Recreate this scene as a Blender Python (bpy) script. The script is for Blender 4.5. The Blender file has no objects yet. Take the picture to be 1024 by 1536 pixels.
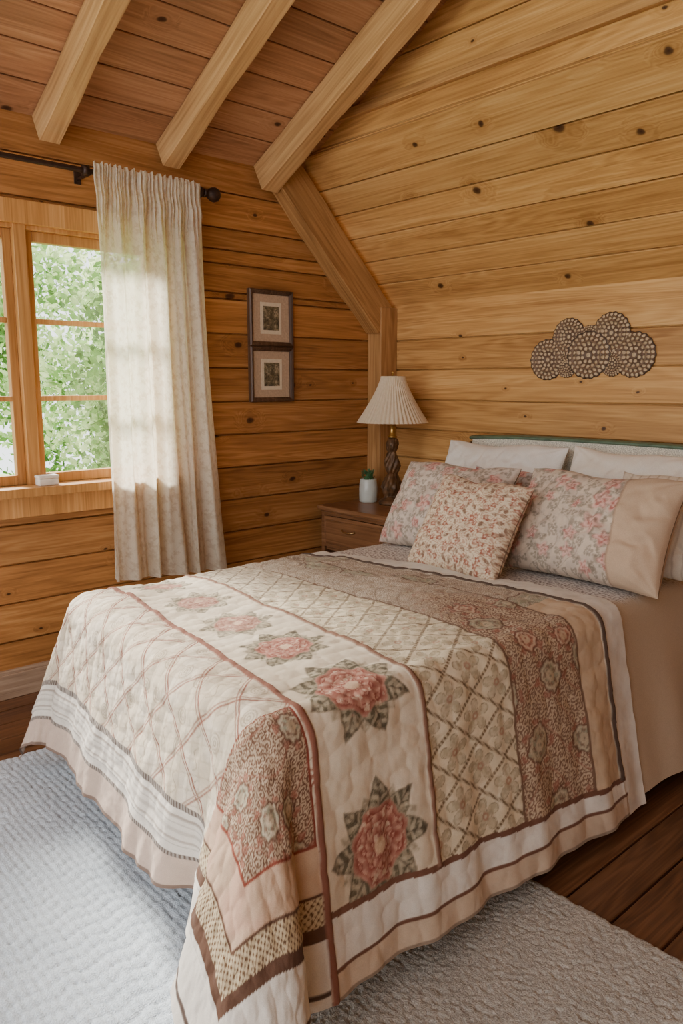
import bpy, bmesh, math, random
import numpy as np
from mathutils import Vector, Matrix
random.seed(7); rng=np.random.default_rng(7)
SC=bpy.context.scene; COL=SC.collection
pi=math.pi
# ------------------------------------------------------------------ helpers
def lin(c):
    c=np.array(c,dtype=float)/255.0
    return np.where(c<=0.04045,c/12.92,((c+0.055)/1.055)**2.4)
def L4(c): 
    l=lin(c); return (float(l[0]),float(l[1]),float(l[2]),1.0)
def link(ob,parent=None):
    COL.objects.link(ob)
    if parent is not None: ob.parent=parent
    return ob
def tag(ob,label=None,cat=None,kind=None,group=None):
    if label: ob["label"]=label
    if cat: ob["category"]=cat
    if kind: ob["kind"]=kind
    if group: ob["group"]=group
    return ob
def mesh_obj(name,verts,faces,mat,parent=None,smooth=False,loc=None):
    me=bpy.data.meshes.new(name); me.from_pydata([tuple(v) for v in verts],[],faces); me.update()
    if mat: me.materials.append(mat)
    if smooth: me.polygons.foreach_set('use_smooth',[True]*len(me.polygons))
    ob=bpy.data.objects.new(name,me); link(ob,parent)
    if loc is not None: ob.location=loc
    return ob
def empty(name,loc=(0,0,0)):
    ob=bpy.data.objects.new(name,None); ob.empty_display_size=.1; ob.location=loc; link(ob); return ob
def grid_obj(name,P,mat,cols=None,parent=None,flip=False,closeu=False):
    ny,nx,_=P.shape
    me=bpy.data.meshes.new(name)
    idx=np.arange(ny*nx).reshape(ny,nx)
    if closeu: idx=np.concatenate([idx,idx[:,:1]],1)
    a=idx[:-1,:-1].ravel();b=idx[:-1,1:].ravel();c=idx[1:,1:].ravel();d=idx[1:,:-1].ravel()
    q=np.stack([a,b,c,d] if not flip else [a,d,c,b],1)
    n=len(q)
    me.vertices.add(ny*nx); me.vertices.foreach_set('co',P.reshape(-1).astype(np.float32))
    me.loops.add(n*4); me.loops.foreach_set('vertex_index',q.reshape(-1).astype(np.int32))
    me.polygons.add(n); me.polygons.foreach_set('loop_start',np.arange(0,n*4,4,dtype=np.int32))
    me.polygons.foreach_set('use_smooth',np.ones(n,dtype=bool))
    me.update(calc_edges=True); me.validate()
    if cols is not None:
        at=me.color_attributes.new('Col','FLOAT_COLOR','POINT')
        rgba=np.ones((ny*nx,4),dtype=np.float32); rgba[:,:3]=cols.reshape(-1,3)
        at.data.foreach_set('color',rgba.reshape(-1))
    me.materials.append(mat)
    ob=bpy.data.objects.new(name,me); link(ob,parent); return ob
def bm_obj(name,bm,mat,parent=None,smooth=False,loc=None):
    me=bpy.data.meshes.new(name); bm.to_mesh(me); bm.free()
    me.materials.append(mat)
    if smooth: me.polygons.foreach_set('use_smooth',[True]*len(me.polygons))
    ob=bpy.data.objects.new(name,me); link(ob,parent)
    if loc is not None: ob.location=loc
    return ob
def add_box(bm,lo,hi,bev=0.0):
    vs=[bm.verts.new((x,y,z)) for x in (lo[0],hi[0]) for y in (lo[1],hi[1]) for z in (lo[2],hi[2])]
    fs=[(0,1,3,2),(4,6,7,5),(0,4,5,1),(2,3,7,6),(0,2,6,4),(1,5,7,3)]
    f=[bm.faces.new([vs[i] for i in q]) for q in fs]
    if bev>0:
        es=list({e for x in f for e in x.edges})
        bmesh.ops.bevel(bm,geom=es,offset=bev,segments=2,affect='EDGES',profile=.5)
def boxes(name,lst,mat,parent=None,bev=.003,loc=None):
    bm=bmesh.new()
    for lo,hi in lst: add_box(bm,lo,hi,bev)
    bmesh.ops.recalc_face_normals(bm,faces=bm.faces)
    return bm_obj(name,bm,mat,parent,loc=loc)
def lathe(name,prof,mat,parent=None,n=48,mod=None,loc=(0,0,0)):
    P=np.zeros((len(prof),n,3))
    for i,(r,z) in enumerate(prof):
        for j in range(n):
            t=2*pi*j/n; rr=r*(mod(t,z,r) if mod else 1)
            P[i,j]=(rr*math.cos(t),rr*math.sin(t),z)
    ob=grid_obj(name,P,mat,parent=parent,closeu=True); ob.location=loc; return ob
# ------------------------------------------------------------------ materials
class NT:
    def __init__(s,name):
        s.m=bpy.data.materials.new(name); s.m.use_nodes=True; s.t=s.m.node_tree; s.t.nodes.clear()
        s.out=s.t.nodes.new('ShaderNodeOutputMaterial')
    def n(s,typ,inputs=None,**kw):
        nd=s.t.nodes.new('ShaderNode'+typ)
        for k,v in kw.items(): setattr(nd,k,v)
        for k,v in (inputs or {}).items():
            if isinstance(v,bpy.types.NodeSocket): s.t.links.new(v,nd.inputs[k])
            else: nd.inputs[k].default_value=v
        return nd
    def math(s,op,a,b=0.0,c=None,clamp=False):
        nd=s.t.nodes.new('ShaderNodeMath'); nd.operation=op; nd.use_clamp=clamp
        for i,v in enumerate((a,b) if c is None else (a,b,c)):
            if isinstance(v,bpy.types.NodeSocket): s.t.links.new(v,nd.inputs[i])
            else: nd.inputs[i].default_value=v
        return nd.outputs[0]
    def mix(s,f,a,b,mode='MIX'):
        nd=s.t.nodes.new('ShaderNodeMixRGB'); nd.blend_type=mode
        for i,v in enumerate((f,a,b)):
            if isinstance(v,bpy.types.NodeSocket): s.t.links.new(v,nd.inputs[i])
            else: nd.inputs[i].default_value=v
        return nd.outputs[0]
    def ramp(s,f,stops):
        nd=s.t.nodes.new('ShaderNodeValToRGB'); s.t.links.new(f,nd.inputs[0])
        el=nd.color_ramp.elements
        while len(el)<len(stops): el.new(.5)
        for e,(p,c) in zip(el,stops):
            e.position=p; e.color=c if len(c)==4 else (c[0],c[1],c[2],1)
        return nd.outputs[0]
    def done(s,sock):
        s.t.links.new(sock,s.out.inputs['Surface']); return s.m
def bsdf(N,col,rough=.6,bump=None,bstr=.3,bdist=.01,**kw):
    ins={'Base Color':col,'Roughness':rough}
    ins.update(kw)
    b=N.n('BsdfPrincipled',ins)
    if bump is not None:
        bn=N.n('Bump',{'Strength':bstr,'Distance':bdist,'Height':bump}); N.t.links.new(bn.outputs[0],b.inputs['Normal'])
    return b.outputs[0]
def wood(name,c_dark,c_mid,c_lt,axis,rough=.5,knots=True,tone=(.82,1.10),spec=.3,kcol=(56,30,16),graw=1.0,vax=2,kthr=.35):
    N=NT(name)
    tc=N.n('TexCoord').outputs['Object']
    rnd=N.n('NewGeometry').outputs['Random Per Island']
    off=N.math('MULTIPLY',rnd,23.7)
    comb=N.n('CombineXYZ',{0:off,1:off,2:off}).outputs[0]
    v=N.n('VectorMath',{0:tc,1:comb},operation='ADD').outputs[0]
    def mp(a,b):
        s=[b,b,b]; s[axis]=a
        return N.n('Mapping',{'Vector':v,'Scale':tuple(s)}).outputs[0]
    if knots:
        sx=N.n('SeparateXYZ',{0:v})
        wob=N.n('TexNoise',{'Vector':tc,'Scale':14.0,'Detail':1.0}).outputs[0]
        ku=N.math('ADD',N.math('MULTIPLY',sx.outputs[axis],2.2),N.math('MULTIPLY',wob,.06))
        kv=N.math('ADD',N.math('MULTIPLY',sx.outputs[vax],3.6),N.math('MULTIPLY',wob,.06))
        kc=N.n('CombineXYZ',{0:ku,1:kv,2:0.0}).outputs[0]
        vor=N.n('TexVoronoi',{'Vector':kc,'Scale':1.0,'Randomness':1.0},voronoi_dimensions='2D')
        sep=N.n('SeparateColor',{0:vor.outputs['Color']})
        d=vor.outputs['Distance']
        size=N.math('ADD',N.math('MULTIPLY',N.math('POWER',sep.outputs[0],2.5),.075),.024)
        has=N.math('GREATER_THAN',sep.outputs[1],kthr)
        kd=N.math('DIVIDE',d,size)
        kmask=N.math('MULTIPLY',N.ramp(kd,[(0,(1,1,1)),(.62,(.85,.85,.85)),(.82,(.35,.35,.35)),(1,(0,0,0))]),has)
        halo=N.math('MULTIPLY',N.ramp(N.math('DIVIDE',kd,4.0),[(0,(1,1,1)),(1,(0,0,0))]),has)
    else:
        halo=0.0
    n1=N.n('TexNoise',{'Vector':mp(1.5*graw,60),'Scale':1.0,'Detail':7.0,'Roughness':.7,'Distortion':.15}).outputs[0]
    hm=N.math('MULTIPLY',halo,.4)
    hv=N.n('VectorMath',{0:mp(.40,6.5),1:N.n('CombineXYZ',{0:hm,1:hm,2:hm}).outputs[0]},operation='ADD').outputs[0]
    n2=N.n('TexNoise',{'Vector':hv,'Scale':1.0,'Detail':2.5,'Roughness':.5,'Distortion':.4}).outputs[0]
    bands=N.math('SINE',N.math('MULTIPLY',n2,110.0))
    g=N.math('ADD',N.math('MULTIPLY',n1,.52),N.math('MULTIPLY',N.math('ADD',N.math('MULTIPLY',bands,.5),.5),.08))
    g=N.math('ADD',g,N.math('MULTIPLY',n2,.40))
    col=N.ramp(g,[(.34,L4(c_dark)),(.52,L4(c_mid)),(.66,L4(c_lt))])
    tn=N.n('MapRange',{'Value':rnd,'To Min':tone[0],'To Max':tone[1]}).outputs[0]
    big=N.n('TexNoise',{'Vector':tc,'Scale':1.1,'Detail':2.0}).outputs[0]
    tn=N.math('MULTIPLY',tn,N.n('MapRange',{'Value':big,'From Min':.3,'From Max':.7,'To Min':.90,'To Max':1.06}).outputs[0])
    hs=N.n('HueSaturation',{'Value':tn,'Color':col}).outputs[0]
    if knots:
        hs=N.mix(N.math('MULTIPLY',halo,.40),hs,L4(c_dark))
        hs=N.mix(kmask,hs,L4(kcol))
    return N.done(bsdf(N,hs,rough,bump=g,bstr=.22,bdist=.003,**{'Specular IOR Level':spec}))
def plain(name,c,rough=.6,metal=0,nscale=30,namt=.12,bstr=.1,**kw):
    N=NT(name); tc=N.n('TexCoord').outputs['Object']
    no=N.n('TexNoise',{'Vector':tc,'Scale':nscale,'Detail':4.0}).outputs[0]
    c=np.array(c,dtype=float)
    col=N.ramp(no,[(.3,L4(np.clip(c*(1-namt),0,255))),(.7,L4(np.clip(c*(1+namt),0,255)))])
    return N.done(bsdf(N,col,rough,bump=no,bstr=bstr,bdist=.003,Metallic=metal,**kw))
def cloth_attr(name,rough=.9,nscale=500,namt=.10,bstr=.25,soft=18):
    N=NT(name); tc=N.n('TexCoord').outputs['Object']
    at=N.n('Attribute',attribute_name='Col').outputs['Color']
    no=N.n('TexNoise',{'Vector':tc,'Scale':float(nscale),'Detail':2.0}).outputs[0]
    lo=N.n('TexNoise',{'Vector':tc,'Scale':float(soft),'Detail':3.0}).outputs[0]
    val=N.n('MapRange',{'Value':no,'From Min':.25,'From Max':.75,'To Min':1-namt,'To Max':1+namt}).outputs[0]
    col=N.n('HueSaturation',{'Value':val,'Color':at}).outputs[0]
    h=N.math('ADD',N.math('MULTIPLY',no,.25),lo)
    return N.done(bsdf(N,col,rough,bump=h,bstr=bstr,bdist=.006,**{'Sheen Weight':.06,'Specular IOR Level':.12}))
M_wall=wood('wood_window_wall',(128,82,42),(176,120,66),(202,148,90),1,rough=.45)
M_head=wood('wood_head_wall',(152,104,54),(196,146,86),(216,170,110),0,rough=.42,tone=(.86,1.06))
M_ceil=wood('wood_ceiling',(142,98,66),(178,128,90),(198,150,110),1,rough=.5,tone=(.82,1.05),vax=0,kthr=.7)
M_beam=wood('wood_rafter',(162,120,74),(204,160,106),(224,184,130),0,rough=.5,graw=.6,kthr=.35,vax=1)
M_brace=wood('wood_brace',(138,96,54),(180,134,82),(202,156,104),0,rough=.5,vax=1,kthr=.5)
M_post=wood('wood_corner_post',(138,96,54),(176,130,80),(200,154,104),2,rough=.5,vax=1,kthr=.6)
M_floor=wood('wood_floor',(66,42,28),(108,72,48),(140,98,68),1,rough=.32,tone=(.75,1.1),knots=False)
M_win=wood('wood_window_frame',(172,118,60),(206,150,88),(226,174,114),2,rough=.38,knots=False)
M_base=wood('wood_baseboard',(130,104,84),(168,140,116),(192,166,142),1,rough=.5,knots=False)
M_night=wood('wood_nightstand',(96,62,40),(134,92,60),(160,116,80),0,rough=.35,knots=False,tone=(.95,1))
M_framew=wood('wood_picture_frame',(54,38,28),(84,60,44),(110,84,64),2,rough=.4,knots=False,tone=(.95,1))
M_cloth=cloth_attr('patterned_quilt_cotton')
M_cloth2=cloth_attr('patterned_pillow_cotton',nscale=350,bstr=.3,soft=9)
M_cloth3=cloth_attr('speckled_coverlet_cotton',nscale=300)
# ------------------------------------------------------------------ plank builder
def planks(name,quads,O,U,V,Nn,mat,th=.05,gap=.004,cham=.003):
    O=Vector(O);U=Vector(U);V=Vector(V);Nn=Vector(Nn)
    vs=[];fs=[]
    def P(u,v,d): return O+U*u+V*v+Nn*d
    flipf=(U.cross(V)).dot(Nn)<0
    for q in quads:
        cu=sum(p[0] for p in q)/4; cv=sum(p[1] for p in q)/4
        def ins(p,g):
            return (p[0]+(g if p[0]<cu else -g), p[1]+(g if p[1]<cv else -g))
        rings=[[(ins(p,gap+cham),0.0) for p in q],[(ins(p,gap),-.003) for p in q],[(ins(p,gap),-.022) for p in q],[(p,-.023) for p in q],[(p,-th) for p in q]]
        b=len(vs)
        for r in rings:
            for (p,d) in r: vs.append(P(p[0],p[1],d))
        F=[(b,b+1,b+2,b+3)]
        for k in range(4):
            for i in range(4):
                j=(i+1)%4; F.append((b+4*k+i,b+4*(k+1)+i,b+4*(k+1)+j,b+4*k+j))
        F.append((b+16+3,b+16+2,b+16+1,b+16))
        if flipf: F=[tuple(reversed(f)) for f in F]
        fs+=F
    ob=mesh_obj(name,vs,fs,mat); tag(ob,kind='structure'); return ob
KZ=2.13; RY=.78; RZ=KZ+RY; EZ=2.87
WY0,WY1,WZ0,WZ1=-3.27,-1.76,1.09,2.37
V0,V1=-5.45,-3.85
rowz=[0.0]+[.09+.2*k for k in range(0,20)]
q=[]
zs=[z for z in rowz if z<EZ-.02]+[EZ+.06]
cuts=sorted(set([z for z in zs]+[WZ0,WZ1,KZ]))
cc=[cuts[0]]
for z in cuts[1:]:
    if z-cc[-1]>.035: cc.append(z)
    elif z in (WZ0,WZ1,KZ): cc[-1]=z
for z0,z1 in zip(cc[:-1],cc[1:]):
    r0=-max(0,z0-KZ); r1=-max(0,z1-KZ)
    if z0>=WZ0-1e-6 and z1<=WZ1+1e-6:
        q.append([(-5.6,z0),(V0,z0),(V0,z1),(-5.6,z1)])
        q.append([(V1,z0),(WY0,z0),(WY0,z1),(V1,z1)])
        q.append([(WY1,z0),(r0,z0),(r1,z1),(WY1,z1)])
    else:
        q.append([(-5.6,z0),(r0,z0),(r1,z1),(-5.6,z1)])
planks('wall_window_side',q,(0,0,0),(0,1,0),(0,0,1),(1,0,0),M_wall,th=.12)
q=[]
hz=[0.0]+[z for z in rowz[1:] if z<KZ-.06]+[KZ+.012]
for z0,z1 in zip(hz[:-1],hz[1:]): q.append([(0,z0),(5.2,z0),(5.2,z1),(0,z1)])
planks('wall_headboard_side',q,(0,0,0),(1,0,0),(0,0,1),(0,-1,0),M_head,th=.14)
q=[]
z=0.0
while z<5.5: q.append([(-5.6,z),(.1,z),(.1,z+.25),(-5.6,z+.25)]); z+=.25
planks('wall_light_blocker',q,(5.2,0,0),(0,1,0),(0,0,1),(-1,0,0),M_wall,th=.1)  # unseen wall, added to block the open light from the right
sl=RY*math.sqrt(2); n=6; q=[]
for k in range(n):
    a=sl*k/n-(.05 if k==0 else 0); b=sl*(k+1)/n+(.05 if k==n-1 else 0)
    q.append([(0,a),(5.2,a),(5.2,b),(0,b)])
s2=math.sqrt(.5)
planks('ceiling_slope',q,(0,0,KZ),(1,0,0),(0,-s2,s2),(0,-s2,-s2),M_head,th=.08)
q=[];z=RZ
while z<5.3:
    z1=z+.2
    q.append([(max(0,(z-EZ)*2-.12),z),(5.2,z),(5.2,z1),(max(0,(z1-EZ)*2-.12),z1)]); z=z1
planks('wall_upper_panel',q,(0,-RY,0),(1,0,0),(0,0,1),(0,-1,0),M_head,th=.08)
cs=math.sqrt(1.25); q=[]
for k in range(30):
    a=k*.2-(.08 if k==0 else 0); q.append([(-5.6,a),(-RY+.02,a),(-RY+.02,k*.2+.2),(-5.6,k*.2+.2)])
planks('ceiling_main',q,(0,0,EZ),(0,1,0),(1/cs,0,.5/cs),(.5/cs,0,-1/cs),M_ceil,th=.07)
q=[]
for k in range(-1,34):
    a=k*.155; q.append([(a,-6.0),(a+.155,-6.0),(a+.155,0.0),(a,0.0)])
planks('floor',q,(0,0,0),(1,0,0),(0,1,0),(0,0,1),M_floor,th=.08)
def prism(name,c0,c1,wdir,w,ddir,dep,mat,bev=.004):
    c0=Vector(c0);c1=Vector(c1);dr_=(c1-c0); Ln=dr_.length; dr_.normalize()
    wd=Vector(wdir).normalized(); dd=Vector(ddir).normalized()
    M=Matrix((( dr_.x,wd.x,dd.x,c0.x),(dr_.y,wd.y,dd.y,c0.y),(dr_.z,wd.z,dd.z,c0.z),(0,0,0,1)))
    bm=bmesh.new()
    ns_=40
    rings=[]
    for i in range(ns_+1):
        x=Ln*i/ns_
        j=lambda a:.0035*math.sin(x*5.1+a)+.002*math.sin(x*13+2*a)
        rings.append([bm.verts.new((x,s*w/2+j(s+t),t*dep+(j(2*s)*t))) for s,t in ((-1,0),(1,0),(1,1),(-1,1))])
    for a,b in zip(rings[:-1],rings[1:]):
        for k in range(4): bm.faces.new([a[k],b[k],b[(k+1)%4],a[(k+1)%4]])
    bm.faces.new(rings[0]); bm.faces.new(list(reversed(rings[-1])))
    bmesh.ops.recalc_face_normals(bm,faces=bm.faces)
    ed=[e for e in bm.edges if e.calc_face_angle(0)>1.0]
    bmesh.ops.bevel(bm,geom=ed,offset=bev,segments=1,affect='EDGES')
    ob=bm_obj(name,bm,mat)
    if M.to_3x3().determinant()<0:
        for vv in ob.data.vertices: vv.co.y=-vv.co.y
        ob.data.flip_normals()
        M=Matrix((( dr_.x,-wd.x,dd.x,c0.x),(dr_.y,-wd.y,dd.y,c0.y),(dr_.z,-wd.z,dd.z,c0.z),(0,0,0,1)))
    ob.matrix_world=M
    tag(ob,kind='structure'); return ob
tn=1
for y in (-3.0,-2.36,-1.70,-1.05):
    prism(f'trim_{tn}',(.005,y,EZ-.002),(5.0,y,EZ+2.5-.002),(0,1,0),.10 if y<-1.2 else .115,(.5/cs,0,-1/cs),.14 if y<-1.2 else .165,M_beam); tn+=1
prism(f'trim_{tn}',(.06,-RY-.16,RZ+.10),(.06,-.02,KZ-.04),(1,0,0),.12,(0,-s2,-s2),.22,M_brace); tn+=1
ob=boxes(f'trim_{tn}',[((0,-.16,0),(.13,0,KZ-.02))],M_post,bev=.006); tag(ob,kind='structure'); tn+=1
ob=boxes(f'trim_{tn}',[((.30,-RY-.035,3.08),(5.2,-RY,3.13))],M_brace,bev=.004); tag(ob,kind='structure'); tn+=1
ob=boxes('baseboard_window_side',[((0,-5.5,0),(.025,-.16,.13)),((0,-5.5,.13),(.018,-.16,.15))],M_base,bev=.004); tag(ob,kind='structure')
ob=boxes('baseboard_headboard_side',[((.13,-.025,0),(5.2,0,.13))],M_base,bev=.004); tag(ob,kind='structure')
# ------------------------------------------------------------------ windows
N=NT('window_glass'); tr=N.n('BsdfTransparent',{'Color':(.97,.98,.98,1)}).outputs[0]; gs=N.n('BsdfGlossy',{'Roughness':.02}).outputs[0]
M_glass=N.done(N.n('MixShader',{0:.04,1:tr,2:gs}).outputs[0])
def window(name,A0,A1,ym):
    B=[]
    B+= [((0,A0-.1,WZ1-.01),(.03,A1+.09,WZ1+.10)),((0,A0-.09,WZ0),(.028,A0+.01,WZ1)),((0,A1-.01,WZ0),(.028,A1+.08,WZ1))]
    B+= [((-.1,A0-.12,WZ0-.045),(.13,A1+.12,WZ0)),((0,A0-.08,WZ0-.16),(.025,A1+.08,WZ0-.045))]
    B+= [((-.12,A0,WZ0),(0,A0+.025,WZ1)),((-.12,A1-.025,WZ0),(0,A1,WZ1)),((-.12,A0,WZ1-.03),(0,A1,WZ1))]
    B+= [((-.10,ym-.03,WZ0),(.01,ym+.03,WZ1))]
    gl=[]
    for (a,b) in ((A0+.025,ym-.03),(ym+.03,A1-.025)):
        t=.042
        B+= [((-.075,a,WZ0),(-.03,a+t,WZ1-.03)),((-.075,b-t,WZ0),(-.03,b,WZ1-.03)),((-.075,a+t,WZ0),(-.03,b-t,WZ0+.05)),((-.075,a+t,WZ1-.08),(-.03,b-t,WZ1-.03))]
        for k in (1,2):
            zz=WZ0+.05+(WZ1-.13-WZ0)*k/3
            B+= [((-.07,a+t,zz-.013),(-.035,b-t,zz+.013))]
        gl.append((a+t,b-t))
    win=boxes(name,B,M_win,bev=.003); tag(win,kind='structure')
    bm=bmesh.new()
    for a,b in gl: add_box(bm,(-.056,a,WZ0+.05),(-.052,b,WZ1-.08))
    bm_obj('window_pane',bm,M_glass,parent=win)
window('window_1',WY0,WY1,-2.51)
window('added_light_window',V0,V1,-4.65)  # unseen extra window, added to bring more daylight in from the left
# ------------------------------------------------------------------ outside: lawn and trees
M_lawn=plain('lawn',(140,175,100),.9,nscale=3,namt=.25)
ob=mesh_obj('lawn',[(-30,-30,-2.2),(-.3,-30,-2.2),(-.3,20,-2.2),(-30,20,-2.2)],[(0,1,2,3)],M_lawn); tag(ob,"sunlit green lawn outside the window","lawn",kind='stuff')
N=NT('tree_leaves'); tc=N.n('TexCoord').outputs['Object']
no=N.n('TexNoise',{'Vector':tc,'Scale':1.0,'Detail':3.0}).outputs[0]
rnd=N.n('NewGeometry').outputs['Random Per Island']
c=N.ramp(N.math('ADD',N.math('MULTIPLY',no,.85),N.math('MULTIPLY',rnd,.15)),[(.34,L4((74,112,56))),(.48,L4((128,166,92))),(.62,L4((214,230,176)))])
dd=N.n('BsdfDiffuse',{'Color':c}).outputs[0]; tl=N.n('BsdfTranslucent',{'Color':c}).outputs[0]
M_leaf=N.done(N.n('MixShader',{0:.5,1:dd,2:tl}).outputs[0])
M_bark=plain('tree_bark',(136,118,98),.9,nscale=8,namt=.25)
def make_tree():
    e=empty('tree',(0,0,0))
    prof=[(.20,0),(.15,.6),(.12,1.6),(.10,2.6),(.06,4.0),(.02,5.0)]
    tk=lathe('trunk',prof,M_bark,parent=e,n=14,mod=lambda t,z,r:1+.12*math.sin(3*t+z))
    n=9000
    cl=np.clip(rng.normal(size=(70,3)),-1.6,1.6)*np.array([.85,.85,1.2])+np.array([0,0,3.4])
    ctr=cl[rng.integers(0,70,n)]+np.clip(rng.normal(size=(n,3)),-1.8,1.8)*.22
    d1=rng.normal(size=(n,3)); d1/=np.linalg.norm(d1,axis=1)[:,None]
    d2=np.cross(d1,rng.normal(size=(n,3))); d2/=np.linalg.norm(d2,axis=1)[:,None]
    s=(.035+.045*rng.random(n))[:,None]
    V=np.stack([ctr-d1*s,ctr+d2*s*.6,ctr+d1*s,ctr-d2*s*.6],1).reshape(-1,3)
    F=[(4*i,4*i+1,4*i+2,4*i+3) for i in range(n)]
    fo=mesh_obj('foliage',V,F,M_leaf,parent=e)
    return e,[tk,fo]
t0,ch=make_tree()
spots=[(-5.6,-2.6,.95),(-6.2,1.3,1.0),(-9.4,-1.2,1.2),(-10.0,4.0,1.3),(-15.2,1.6,1.6),(-15.5,8.4,1.8),(-14.5,-6.0,1.6)]
for i,(x,y,s) in enumerate(spots):
    if i==0: e=t0
    else:
        e=t0.copy(); COL.objects.link(e)
        for c_ in ch:
            k=c_.copy(); k.parent=e; COL.objects.link(k)
    e.location=(x,y,-2.2); e.scale=(s,s,s); e.rotation_euler=(0,0,i*1.3)
    tag(e,"leafy green tree outside the window","tree",group="trees outside the window")
# ------------------------------------------------------------------ numpy pattern tools
def h2(ix,iy,seed=0):
    v=np.sin(ix*127.1+iy*311.7+seed*74.7)*43758.5453
    return v-np.floor(v)
def vnoise(x,y,seed=0):
    ix=np.floor(x);iy=np.floor(y);fx=x-ix;fy=y-iy
    fx=fx*fx*(3-2*fx);fy=fy*fy*(3-2*fy)
    a=h2(ix,iy,seed);b=h2(ix+1,iy,seed);c=h2(ix,iy+1,seed);d=h2(ix+1,iy+1,seed)
    return (a*(1-fx)+b*fx)*(1-fy)+(c*(1-fx)+d*fx)*fy
def fbm(x,y,seed=0,o=4):
    s=0;a=.5
    for k in range(o):
        s=s+a*vnoise(x*2**k,y*2**k,seed+k); a*=.5
    return s
def cells(x,y,size,jit=.35,seed=0):
    gx=x/size;gy=y/size; ix=np.floor(gx);iy=np.floor(gy)
    best=np.full(x.shape,9.0);bx=np.zeros_like(x);by=np.zeros_like(x);bi=np.zeros_like(x)
    for ox in (-1,0,1):
        for oy in (-1,0,1):
            cx=ix+ox;cy=iy+oy
            px=cx+.5+(h2(cx,cy,seed)-.5)*2*jit; py=cy+.5+(h2(cx,cy,seed+5)-.5)*2*jit
            dx=gx-px;dy=gy-py;d=np.hypot(dx,dy);m=d<best
            best=np.where(m,d,best);bx=np.where(m,dx,bx);by=np.where(m,dy,by);bi=np.where(m,h2(cx,cy,seed+9),bi)
    return best*size,bx*size,by*size,bi
def sm(e0,e1,x):
    t=np.clip((x-e0)/(e1-e0),0,1); return t*t*(3-2*t)
def mixc(col,c,m):
    c=lin(c) if not (isinstance(c,np.ndarray) and c.ndim>1) else c
    return col*(1-m[...,None])+c*m[...,None]
def line(d,w,s=.002): return 1-sm(w-s,w+s,np.abs(d))
def flower(col,dx,dy,R,rot=0,red=(148,80,68),pink=(200,158,138),green=(88,80,62),op=1.0,sd=1):
    wx=dx+.010*(fbm(dx*26+sd,dy*26,sd)-.5)*2; wy=dy+.010*(fbm(dx*26,dy*26+sd,sd+7)-.5)*2
    r=np.hypot(wx,wy);th=np.arctan2(wy,wx)+rot
    brk=.5+.5*sm(.36,.52,fbm(dx*90,dy*90,sd+3))
    a8=np.abs(((th*8/(2*pi)+.5)%1)-.5)*2
    b8=1-a8
    star2=R*(.84-.26*b8**.8)
    m=(1-sm(star2*.93,star2*1.02,r))*op
    col=mixc(col,(128,118,96),m*.75*brk)
    tip=R*(.98-.36*a8**.9)
    m=(1-sm(tip*.93,tip*1.01,r))*op
    rib=sm(.25,.55,.5+.5*np.cos((a8*2.6-r/R*12)*pi))
    col=mixc(col,(178,166,140),m*.8)
    col=mixc(col,green,m*(.4+.6*rib)*brk)
    col=mixc(col,(70,58,46),m*line(a8,.07,.05)*.6)
    edge=m*sm(.88,.97,r/tip); col=mixc(col,(76,64,50),edge*.7)
    RR=R*.60
    q=r/(RR*.25)
    n0=np.floor(q)
    qq=q-.22*np.cos(8*th+pi*(n0%2))+.5*(fbm(dx*40,dy*40,sd+9)-.5)
    n=np.clip(np.floor(qq),0,5); f=qq-n
    m2=(1-sm(3.5,3.8,qq))*op
    rad=.5+.5*np.cos(16*th+n*2)
    col=mixc(col,red,m2*.92)
    col=mixc(col,pink,m2*sm(.1,.8,f)*(.35+.5*sm(.3,.7,rad))*(.4+.6*brk))
    col=mixc(col,(120,56,48),m2*(1-sm(.06,.22,f))*.5)
    col=mixc(col,(212,194,168),m2*sm(.60,.68,fbm(dx*60,dy*60,sd+19))*.6)
    m3=(1-sm(R*.10,R*.13,r))*op
    col=mixc(col,(214,188,156),m3*.7)
    return col
def paisley(col,x,y,seed=0,brown=(138,94,78),bg=(206,188,166),fine=.034,amt=.82,med=.165,gr=.35,vine=(150,96,80)):
    col=mixc(col,bg,np.ones_like(x))
    wx=x+.004*np.sin(y*90); wy=y+.004*np.sin(x*80)
    d,dx,dy,i=cells(wx,wy,fine,.34,seed)
    th=np.arctan2(dy,dx)
    ring=np.cos(d/fine*2*pi*2.2+th*(1+np.floor(i*2))+i*3)
    m=sm(-.3,.3,ring)
    col=mixc(col,brown,m*amt)
    vn=np.sin(x*26+2.4*np.sin(y*15+seed))
    col=mixc(col,vine,line(vn,.10,.06)*.5)
    X2=x+.02*(fbm(x*14,y*14,seed+4)-.5)*2; Y2_=y+.02*(fbm(x*14,y*14,seed+14)-.5)*2
    D,DX,DY,I=cells(X2,Y2_,med,.33,seed+20)
    th=np.arctan2(DY,DX)
    R=med*(.20+.16*I)*(1+.06*np.cos(9*th))
    m=(1-sm(R*.85,R*1.1,D))
    tint=np.where((I>gr)[...,None],lin((150,150,128)),lin((172,112,92)))
    tex=.45+.55*sm(.4,.6,fbm(x*90,y*90,seed))
    col=col*(1-m[...,None]*.85*tex[...,None])+tint*((m*.85*tex)[...,None])
    col=mixc(col,(104,66,52),line(D-R,.003)*.8)
    col=mixc(col,(202,186,160),line(D-R*.78,.003)*.6)
    col=mixc(col,(120,82,66),line(D-R*.55,.004)*.6*sm(-.3,.3,np.cos(5*th+I*9)))
    col=mixc(col,(194,174,146),line(D-R*.25,.006)*.7)
    pt=(1-sm(.7,1.1,np.abs(D-R*1.28)/.009))*sm(0,.4,np.cos(7*th+I*5))
    col=mixc(col,vine,pt*.7)
    return col
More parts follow.
